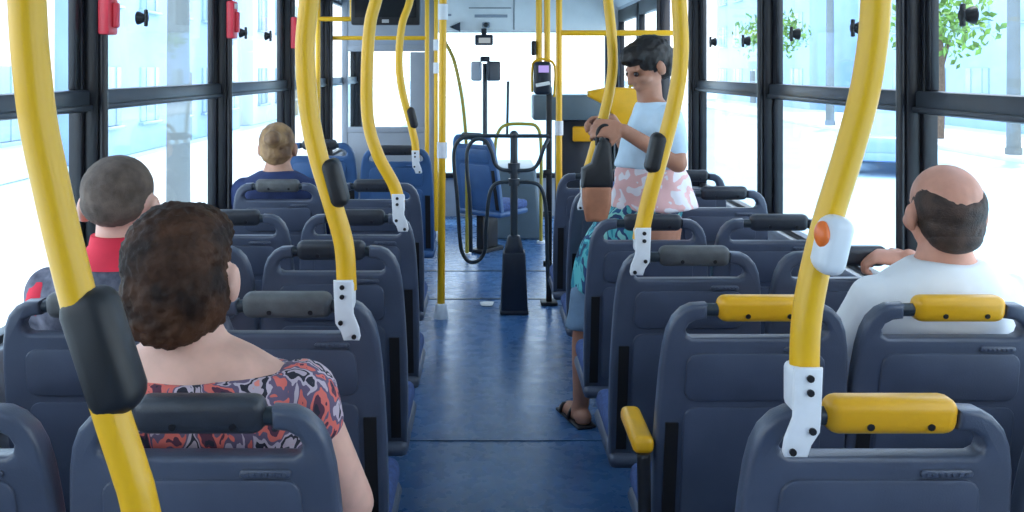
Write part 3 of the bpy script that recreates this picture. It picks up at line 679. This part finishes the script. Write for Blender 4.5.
# ------------------------------------------------------------------ front of the bus
def straight_pole(x0, y0, x1, d, r, label, joints=(), z1=ZC, extra=None):
    a = P(x0, y0, d); b = Vector((P(x1, 300, d).x, d, 0)); root = empty('handrail_pole', (b.x, d, 0), label, 'handrail pole')
    tx = a.x + (a.x - b.x) * (ZC - a.z) / max(.1, a.z); 
    tube_obj('tube', [(0, 0, .01), (tx - b.x, 0, z1)], r, 'yellow_tube', root, 0, 16)
    bm = bmesh.new(); add_tube(bm, [(0, 0, 0), (0, 0, .02), (0, 0, .075), (0, 0, .085)], r, 16, rs=[r * 2.0, r * 1.9, r * 1.5, r * 1.1]); link_mesh('floor_flange', bm, 'white_plate', root, 50)
    for jy in joints:
        z = P(0, jy, d).z; bm = bmesh.new(); fx = (tx - b.x) * z / z1
        add_tube(bm, [(fx, 0, z - .045), (fx, 0, z + .045)], r * 1.35, 16); link_mesh('joint', bm, 'white_plate', root, 50)
    return root
straight_pole(443, 0, 441, 5.31, .0215, 'straight yellow pole standing on the floor left of the turnstile', (12, 150))
sp = straight_pole(559, 0, 559, 5.85, .020, 'straight yellow pole beside the counter right of the turnstile', (128,))
q = P(640, 33, 5.85)
tube_obj('crossbar', [(.0, 0, q.z), (XR - .03 - sp.location.x, 0, q.z)], .018, 'yellow_tube', sp, 0, 14)
sp = straight_pole(318, 30, 318, 6.35, .017, 'thin yellow pole behind the second bent pole, near the front left window')
q = P(352, 19, 6.35); tube_obj('crossbar', [(0, 0, q.z), (q.x - sp.location.x, 0, q.z)], .016, 'yellow_tube', sp); tube_obj('hanger', [(q.x - sp.location.x, 0, q.z), (q.x - sp.location.x, 0, ZC)], .016, 'yellow_tube', sp)
sp = straight_pole(427, 28, 427, 7.0, .017, 'thin yellow pole by the driver partition with a crossbar')
q = P(362, 38, 7.0); tube_obj('crossbar', [(0, 0, q.z), (XL + .02 - sp.location.x, 0, q.z)], .016, 'yellow_tube', sp)
straight_pole(436, 30, 436, 7.7, .017, 'thin yellow pole farthest back, just left of the straight floor pole', (45, 68))
# diagonal rail
pts = [P(447, 52, 7.1), P(450, 51, 7.1), P(455, 64, 7.1), P(462, 98, 7.1), P(466, 140, 7.1), P(467, 190, 7.1)]; pts.append(Vector((pts[-1].x, 7.1, .01)))
pts = [Vector((pts[0].x - .03, 7.1, pts[0].z + .3)), Vector((pts[0].x - .02, 7.1, pts[0].z + .1))] + pts[1:]
M['olive'] = mat('dull_yellow_tube', (.33, .27, .035), 0.35, var=.1, scale=8)
g = empty('handrail', (pts[-1].x, 7.1, 0), 'dull yellow curved rail sloping down behind the turnstile', 'handrail')
tube_obj('tube', [p - g.location for p in pts], .014, 'olive', g, 5, 12)
bm = bmesh.new(); add_tube(bm, [(0, 0, 0), (0, 0, .02)], .035, 14); link_mesh('floor_flange', bm, 'white_plate', g)
bm = bmesh.new(); t0 = pts[0] - g.location; add_tube(bm, [t0, t0 + Vector((0, 0, ZC - pts[0].z))], .014, 12); link_mesh('upright', bm, 'olive', g)
# hoop rail in front of the dash
pts = [P(493, 245, 7.6), P(493, 200, 7.6), P(495, 150, 7.6), P(498, 133, 7.6), P(506, 125, 7.6), P(525, 124, 7.6), P(537, 127, 7.6), P(541, 145, 7.6), P(541, 200, 7.6), P(541, 245, 7.6)]
g = empty('guard_rail', (pts[0].x, 7.6, 0), 'dull yellow hoop rail behind the turnstile in front of the engine cover', 'guard rail')
pts[0].z = .01; pts[-1].z = .01
tube_obj('tube', [p - g.location for p in pts], .014, 'olive', g, 5, 12)
bm = bmesh.new()
for p in (pts[0], pts[-1]): add_tube(bm, [(p.x - g.location.x, 0, 0), (p.x - g.location.x, 0, .02)], .035, 14)
link_mesh('floor_flanges', bm, 'white_plate', g)
# turnstile
D = 5.44; tx = P(514, 0, D).x
tn = empty('turnstile', (tx, D, 0), 'dark tube turnstile on a tapered pedestal at the end of the aisle', 'turnstile')
def T(px, py, dy=0): return P(px, py, D) - tn.location + Vector((0, dy, 0))
bm = bmesh.new()
def taper(bm, w0, d0, z0, w1, d1, z1, bev=.012):
    vs = add_box(bm, (0, 0, (z0 + z1) / 2), (1, 1, z1 - z0), 0)
    for v in vs:
        top = v.co.z > (z0 + z1) / 2; v.co.x *= w1 if top else w0; v.co.y *= d1 if top else d0
    bmesh.ops.bevel(bm, geom=list({e for v in vs for e in v.link_edges}), offset=bev, segments=2, profile=.5, affect='EDGES')
taper(bm, .17, .17, 0, .165, .165, .03); taper(bm, .158, .16, .02, .13, .13, .36); taper(bm, .12, .12, .35, .07, .07, .45)
link_mesh('pedestal', bm, 'dark_base', tn, 40)
bm = bmesh.new(); add_tube(bm, [(0, 0, .43), (0, 0, T(0, 137).z)], .022, 16); add_ball(bm, (0, 0, T(0, 135).z), .027); link_mesh('post', bm, 'dark_steel', tn, 50)
link_ = lambda name, pts: tube_obj(name, pts, .0115, 'dark_steel', tn, 5, 12)
link_('top_rail', [T(549, 136), T(515, 136), T(480, 136), T(463, 138), T(455, 147), T(454, 165), T(457, 195), T(460, 240), T(463, 254), T(470, 262), T(479, 260), T(485, 250), T(486, 230), T(488, 205), T(491, 190), T(498, 183), T(515, 182), T(534, 183), T(542, 190), T(546, 210), T(547, 245), T(548, 285)])
link_('turning_arm', [T(471, 250, -.05), T(470, 200, -.05), T(467, 165, -.05), T(468, 148, -.05), T(475, 139, -.05), T(485, 140, -.05), T(491, 150, -.05), T(495, 163, -.04), T(502, 169, -.03), T(515, 170, -.02), T(531, 169, -.03), T(538, 162, -.04), T(543, 148, -.05), T(548, 138, -.03)])
bm = bmesh.new(); add_tube(bm, [(0, 0, T(0, 168).z - .03), (0, 0, T(0, 168).z + .03)], .036, 16); add_tube(bm, [(0, 0, T(0, 182).z - .02), (0, 0, T(0, 182).z + .02)], .034, 16); link_mesh('hub', bm, 'dark_steel', tn, 40)
# side post that carries the validator
vx = P(549, 0, 5.62).x
fv = empty('fare_validator', (vx, 5.62, 0), 'card validator with lilac screen on twin yellow poles above the counter end', 'fare validator')
W = lambda px, py, dy=0: P(px, py, 5.62) - fv.location + Vector((0, dy, 0))
bm = bmesh.new(); add_box(bm, (0, 0, .66), (.035, .035, 1.32), .008); add_box(bm, (0, 0, .01), (.10, .10, .02), .005)
for z in (.25, .55, .8): add_box(bm, (-.012, -.022, z), (.05, .02, .035), .005)
link_mesh('post', bm, 'black', fv, 40)
for x in (-.008, -.058):
    tube_obj('pole', [(x, .05, W(0, 88).z), (x, .05, W(0, 30).z), (x, .05, ZC - .0)], .0195, 'yellow_tube', fv, 0, 14)
bm = bmesh.new(); c = W(542, 78); add_box(bm, (c.x, -.03, c.z), (.105, .08, .20), .024, seg=3); link_mesh('reader', bm, 'dark_base', fv, 50)
bm = bmesh.new(); c = W(543, 69); add_box(bm, (c.x, -.071, c.z), (.062, .006, .042), .002); link_mesh('screen', bm, 'lilac_screen', fv)
bm = bmesh.new(); c = W(542, 84); add_box(bm, (c.x, -.071, c.z), (.085, .008, .022), .003, Matrix.Rotation(-.18, 3, 'Y')); link_mesh('card_slot', bm, 'paper', fv)
tube_obj('guard_hoop', [W(532, 92, -.02), W(532, 70, -.02), W(534, 62, -.02), W(542, 59, -.02), W(552, 62, -.02), W(555, 72, -.02), W(554, 97, -.02)], .008, 'yellow_tube', fv, 5, 10)
bm = bmesh.new(); c = W(534, 48); add_box(bm, (c.x, .03, c.z), (.03, .05, .09), .01); link_mesh('side_lamp', bm, 'black', fv)
# counter
p0 = P(533, 95, 6.0); p1 = P(604, 120, 6.0)
ct = empty('fare_counter', ((p0.x + p1.x) / 2, 6.0, 0), 'blue-grey fare counter right of the turnstile', 'counter')
w = p1.x - p0.x; zt, zb_ = p0.z, p1.z
bm = bmesh.new(); add_box(bm, (0, .09, (zt + zb_) / 2), (w, .26, zt - zb_), .012); link_mesh('counter_box', bm, 'grey_blue', ct, 40)
bm = bmesh.new(); add_box(bm, (.05, .12, zb_ / 2), (w * .55, .12, zb_), .01); link_mesh('pedestal', bm, 'dark_base', ct, 40)
bm = bmesh.new(); c = P(588, 134, 6.0) - ct.location; add_box(bm, (c.x, .0, c.z), (.20, .03, .10), .012); link_mesh('lower_panel', bm, 'yellow', ct, 40)['label'] = 'yellow lower panel'
# collector's chair with yellow back
ch = empty('collector_chair', (.80, 5.25, 0), 'tall yellow collector chair behind the standing person', 'chair')
c0 = P(583, 95, 5.2) - ch.location; 
bm = bmesh.new(); add_plate(bm, [(-.22, 1.30), (-.10, 1.325), (.16, 1.31), (.17, 1.06), (-.02, 1.04), (-.12, 1.22), (-.22, 1.27)], -.04, .04, .02, 3); link_mesh('backrest', bm, 'yellow', ch, 50)
bm = bmesh.new(); add_box(bm, (.0, .20, .72), (.36, .38, .09), .03, seg=3); link_mesh('seat', bm, 'cushion', ch, 60)
bm = bmesh.new(); add_tube(bm, [(0, .2, .02), (0, .2, .69)], .04, 16); add_tube(bm, [(0, .2, 0), (0, .2, .025)], .17, 24); add_box(bm, (.06, .02, .88), (.05, .03, .42), .008); add_box(bm, (.06, .1, .70), (.05, .2, .03), .005); link_mesh('stand', bm, 'black', ch, 50)
# engine cover and front seat
bm = bmesh.new(); a = P(488, 240, 7.75); b = P(536, 170, 7.75)
o = [(a.x, 0), (b.x + .05, 0), (b.x, .59), (a.x + .09, .59)]
add_plate(bm, o, 7.75, 8.6, .03, 3); tag(link_mesh('engine_cover', bm, 'grey_blue', None, 40), 'blue-grey engine cover on the floor below the windscreen', 'engine cover')
s = copy_tree(SEAT['LA', 5]); s.location = (-.10, 7.02, 0); s.rotation_euler = (0, 0, math.radians(-38)); tag(s, 'single bright blue seat turned sideways behind the turnstile', 'bus seat'); 
if 'group' in s: del s['group']
for chd in s.children:
    if chd.name.startswith('leg'): chd.data = [x for x in SEAT['LA', 3].children if x.name.startswith('leg')][0].data
# driver partition
pw = empty('driver_partition', (-.80, 7.75, 0), 'grey framed driver partition with a big pane, at the front left', 'partition')
bm = bmesh.new(); add_box(bm, (-.01, 0, .45), (.76, .03, .9), .008); link_mesh('lower_panel', bm, 'shade', pw)
bm = bmesh.new()
for x in (-.37, .36): add_box(bm, (x, 0, 1.06), (.05, .045, 2.12), .008)
for z in (.92, 1.60): add_box(bm, (0, 0, z), (.74, .04, .05), .008)
add_box(bm, (0, 0, 1.86), (.74, .03, .50), .006); link_mesh('frame', bm, 'shade', pw)
bm = bmesh.new(); add_box(bm, (.255, 0, 1.25), (.16, .035, .64), .006); link_mesh('side_panel', bm, 'shade', pw)
bm = bmesh.new(); add_box(bm, (-.06, 0, 1.26), (.60, .008, .66)); link_mesh('pane', bm, 'glass', pw, 0)
# mirror on a post
m0 = P(485, 70, 8.5); mp_ = empty('mirror_post', (m0.x, 8.5, 0), 'dark twin mirror on a tall grey post before the windscreen', 'mirror')
bm = bmesh.new(); add_tube(bm, [(0, 0, .595), (0, 0, m0.z + .06)], .022, 14); add_tube(bm, [(0, 0, .592), (0, 0, .615)], .06, 18); link_mesh('post', bm, 'dark_steel', mp_, 50)
for sx, w in ((-1, .085), (1, .11)):
    bm = bmesh.new(); Rm = Matrix.Rotation(sx * .5, 3, 'Z'); add_box(bm, (sx * .078, -.05, m0.z - .01), (w * 1.2, .05, .18), .018, Rm, 3); link_mesh('mirror_head', bm, 'shade' if sx < 0 else 'dark_base', mp_, 50)
bm = bmesh.new(); add_box(bm, (0, -.03, m0.z + .10), (.09, .07, .05), .012); link_mesh('cap', bm, 'dark_base', mp_, 50)
# clock display and camera on the bulkhead
c = P(484, 40, 8.68); cd = empty('clock_display', (c.x, 8.68, c.z), 'small dark framed display hanging under the bulkhead', 'display')
bm = bmesh.new(); add_box(bm, (0, 0, 0), (.17, .05, .10), .012); add_box(bm, (0, .03, .06), (.05, .03, .10), .006); link_mesh('housing', bm, 'dark_base', cd); box_obj('display_face', (.005, -.026, -.005), (.11, .006, .05), 'clock_face', cd)
c = P(486, 25, 8.70); sc_ = empty('security_camera', (c.x, 8.70, c.z), 'small dark round camera in the middle of the bulkhead', 'camera')
bm = bmesh.new(); add_box(bm, (0, .01, 0), (.075, .06, .055), .014); link_mesh('housing', bm, 'shade', sc_); bm = bmesh.new(); add_ball(bm, (0, -.025, 0), (.026, .02, .024)); link_mesh('lens', bm, 'tv', sc_)
c = P(456, 27, 8.70); sp_ = empty('speaker', (c.x, 8.70, c.z), 'small dark wedge speaker on the bulkhead left of the round camera', 'speaker')
bm = bmesh.new(); add_plate(bm, [(-.06, 0), (.04, .045), (.04, -.045)], -.03, .03, .006); link_mesh('housing', bm, 'dark_base', sp_)
# screen hung from the ceiling
c0 = P(351, 0, 6.05); c1 = P(420, 25, 6.05)
tv = empty('television', ((c0.x + c1.x) / 2, 6.05, c1.z), 'black screen hung from the ceiling at the front left', 'screen')
w = c1.x - c0.x; bm = bmesh.new(); add_box(bm, (0, .03, .15), (w, .07, .30), .012); link_mesh('casing', bm, 'black', tv)
box_obj('screen', (0, -.008, .165), (w - .05, .006, .23), 'tv', tv); box_obj('badge', (0, -.007, .025), (.045, .004, .022), 'steel', tv)
bm = bmesh.new(); add_box(bm, (0, .05, .33), (.06, .03, max(.02, ZC - c1.z - .3) + .05), .005); link_mesh('hanger', bm, 'dark_steel', tv)
# red emergency levers on the left pillars
for i, (px, py, y, hh, lab) in enumerate([(110, 12, 2.82, .14, 'red emergency lever box on the nearest left window pillar in view'), (231, 20, 4.2, .17, 'red emergency lever box on the second left window pillar'), (297, 33, 5.58, .19, 'red emergency lever box on the third left window pillar, behind the bent pole')]):
    z = P(px, py, y).z; e = empty('emergency_lever', (XL + .055, y, z), lab, 'emergency lever', 'red emergency levers')
    bm = bmesh.new(); add_box(bm, (.0, -.005, 0), (.035, .075, hh), .008); link_mesh('housing', bm, 'red', e)
    bm = bmesh.new(); add_box(bm, (.024, -.005, -.01), (.018, .03, hh * .55), .006); link_mesh('lever', bm, 'red', e); bm = bmesh.new(); add_box(bm, (.019, -.005, hh * .36), (.006, .05, .025), .002); link_mesh('white_tab', bm, 'paper', e)
# scrap of paper on the floor
bm = bmesh.new(); vs = [bm.verts.new(v) for v in ((-.035, -.05, .004), (.03, -.06, .006), (.045, .03, .010), (-.01, .055, .004), (-.045, .02, .009))]; f_ = bm.faces.new(vs)
ex = bmesh.ops.extrude_face_region(bm, geom=[f_])
for g_ in ex['geom']:
    if isinstance(g_, bmesh.types.BMVert): g_.co.z -= .002
pp = P(487, 302, 5.62); o = link_mesh('paper_scrap', bm, 'paper'); o.location = (pp.x, 5.62, 0); tag(o, 'white scrap of paper on the floor left of the turnstile', 'paper')

# ------------------------------------------------------------------ the street outside
ZG = -0.85
M['asphalt'] = mat('pale_sunlit_asphalt', (.40, .56, .63), 0.8, var=.06, scale=.6)
M['pavement'] = mat('pale_pavement', (.66, .67, .66), 0.85, var=.05, scale=2)
M['facade_white'] = mat('white_facade', (.82, .84, .85), 0.8, var=.04, scale=.7)
M['facade_blue'] = mat('pale_blue_facade', (.42, .58, .88), 0.8, var=.06, scale=.7)
M['facade_grey'] = mat('grey_concrete', (.20, .22, .22), 0.85, var=.1, scale=1)
M['window_out'] = mat('shop_window_glass', (.34, .48, .58), 0.25)
M['leaf'] = mat('pale_green_foliage', (.20, .36, .08), 0.8, var=.5, scale=3)
M['bark'] = mat('bark', (.16, .11, .08), 0.9, var=.2)
M['car_white'] = mat('white_car_paint', (.70, .76, .82), 0.25); M['car_blue'] = mat('blue_car_paint', (.26, .40, .74), 0.25)
M['tail'] = mat('red_tail_lamp', (.6, .02, .02), 0.3)
bm = bmesh.new(); add_box(bm, (0, 60, ZG - .1), (160, 260, .2)); struct(link_mesh('ground', bm, 'asphalt'))
for nm, x0, x1 in (('left', -8.5, -3.2), ('right', 13.0, 18.0)):
    bm = bmesh.new(); add_box(bm, ((x0 + x1) / 2, 60, ZG + .06), (x1 - x0, 240, .14), .02); struct(link_mesh('pavement_' + nm, bm, 'pavement'))
def building(x, y, w, dp, h, m, label, floors, bays, side, awning=None):
    b = empty('building', (x, y, ZG), label, 'building'); bm = bmesh.new()
    add_box(bm, (0, 0, h / 2), (w, dp, h), .05); add_box(bm, (0, 0, h + .1), (w + .3, dp + .3, .25), .03); link_mesh('walls', bm, m, b)
    for k in range(floors):
        for j in range(bays):
            bm = bmesh.new(); yy = -dp / 2 + (j + .5) * dp / bays; z = 1.6 + k * 3.1
            add_box(bm, (side * (w / 2 + .01), yy, z), (.10, dp / bays * .5, 1.5), .02)
            add_box(bm, (side * (w / 2 + .05), yy, z - .8), (.18, dp / bays * .56, .08), .01)
            for c in (-.25, .25): add_box(bm, (side * (w / 2 + .07), yy + c * dp / bays * .5, z), (.03, .05, 1.5), .005)
            link_mesh('window', bm, 'window_out', b)
    bm = bmesh.new(); add_box(bm, (side * (w / 2 + .02), dp * .02, 1.1), (.12, 1.1, 2.2), .02); link_mesh('door', bm, 'facade_grey', b)
    return b
building(-12.5, 14, 6, 13, 7, 'facade_white', 'white building across the pavement, seen through the left windows', 2, 4, 1)
building(-12.5, 29, 6, 14, 9, 'facade_blue', 'pale blue building farther up the street on the left', 3, 5, 1)
building(-12.5, 46, 6, 16, 8, 'facade_white', 'white building farthest up the street on the left', 2, 5, 1)
building(22, 19, 7, 14, 8, 'facade_white', 'white building across the road, seen through the nearest right windows', 2, 4, -1)
building(22, 38, 7, 16, 9, 'facade_blue', 'pale blue building across the road, seen through the middle right window', 3, 5, -1)
building(21, 60, 7, 20, 11, 'facade_blue', 'pale blue building across the road, farthest ahead', 3, 5, -1)
def street_tree(x, y, h, r, label):
    t = empty('tree', (x, y, ZG), label, 'tree', 'street trees'); bm = bmesh.new(); add_tube(bm, [(0, 0, 0), (.05, .03, h * .4), (-.04, .0, h * .75)], .15, 10, 4); add_tube(bm, [(.03, .02, h * .45), (.4, .2, h * .7)], .07, 8); add_tube(bm, [(.0, .02, h * .5), (-.4, -.2, h * .72)], .07, 8); link_mesh('trunk', bm, 'bark', t)
    bm = bmesh.new(); rnd = random.Random(int(x * 10 + y))
    for k in range(700):
        a, b_, c = rnd.gauss(0, .45), rnd.gauss(0, .45), rnd.gauss(0, .40)
        n_ = math.sqrt(a * a + b_ * b_ + c * c); 
        if n_ > 1.0: continue
        s = rnd.uniform(.10, .2); q = Quaternion((rnd.random() - .5, rnd.random() - .5, rnd.random() - .5, rnd.random() - .5)).normalized()
        ce = Vector((a * r, b_ * r, h * .8 + c * r * .8))
        vs = [bm.verts.new(ce + q @ Vector(v) * s) for v in ((-1, 0, 0), (0, -.5, .12), (1, 0, 0), (0, .5, .12))]; bm.faces.new(vs)
    link_mesh('foliage', bm, 'leaf', t, 0, False)
street_tree(14.2, 29, 4.6, 1.8, 'pale green street tree seen past the second right window pillar')
street_tree(14.5, 47, 5.0, 2.0, 'pale green street tree farther up the road on the right')
street_tree(15.0, 17, 4.2, 1.6, 'pale green street tree seen through the nearest right window')
def lamp_post(x, y, h, label):
    t = empty('street_post', (x, y, ZG), label, 'street post'); bm = bmesh.new(); add_tube(bm, [(0, 0, 0), (0, 0, h)], .15, 12, rs=[.17, .13]); add_tube(bm, [(0, 0, 0), (0, 0, .3)], .2, 12); link_mesh('post', bm, 'facade_grey', t)
    bm = bmesh.new(); add_box(bm, (0, 0, h - .6), (.9, .1, .1), .02); add_box(bm, (0, 0, h - 1.3), (.35, .3, .6), .05); link_mesh('crossarm', bm, 'bark', t)
lamp_post(-4.3, 13.0, 7, 'grey utility post on the pavement, seen through the second left window')
lamp_post(13.4, 23.5, 7, 'grey utility post across the road, seen through the second right window')
lamp_post(13.4, 36, 7, 'grey utility post across the road, farther ahead')
def car(x, y, rz, m, label):
    c = empty('car', (x, y, ZG), label, 'car'); c.rotation_euler = (0, 0, rz)
    bm = bmesh.new(); add_box(bm, (0, 0, .58), (1.68, 4.1, .56), .16, seg=4)
    vs = add_box(bm, (0, -.15, 1.10), (1.5, 2.3, .62), 0)
    for v in vs:
        if v.co.z > 1.1: v.co.x *= .80; v.co.y = -.15 + (v.co.y + .15) * .66
    bmesh.ops.bevel(bm, geom=list({e for v in vs for e in v.link_edges}), offset=.08, segments=3, profile=.5, affect='EDGES'); link_mesh('body', bm, m, c, 50)
    bm = bmesh.new(); vs = add_box(bm, (0, -.15, 1.08), (1.52, 2.34, .46), 0)
    for v in vs:
        if v.co.z > 1.1: v.co.x *= .84; v.co.y = -.15 + (v.co.y + .15) * .73
    link_mesh('windows', bm, 'window_out', c, 30)
    for sx in (-1, 1):
        for sy in (-1.25, 1.3):
            bm = bmesh.new(); add_tube(bm, [(sx * .62, sy, .32), (sx * .86, sy, .32)], .32, 24); link_mesh('wheel', bm, 'rubber', c, 40)
            bm = bmesh.new(); add_tube(bm, [(sx * .865, sy, .32), (sx * .875, sy, .32)], .19, 16); link_mesh('hubcap', bm, 'steel', c, 40)
        bm = bmesh.new(); add_box(bm, (sx * .66, -2.03, .68), (.28, .06, .16), .02); link_mesh('tail_lamp', bm, 'tail', c)
    bm = bmesh.new(); add_box(bm, (0, -2.06, .42), (1.6, .1, .18), .04); add_box(bm, (0, 2.06, .42), (1.6, .1, .18), .04); link_mesh('bumper', bm, 'car_blue' if m == 'car_blue' else 'rubber', c)
car(9.4, 21.5, math.radians(-25), 'car_blue', 'pale blue car on the road, seen through the second right window beside the thick pole')
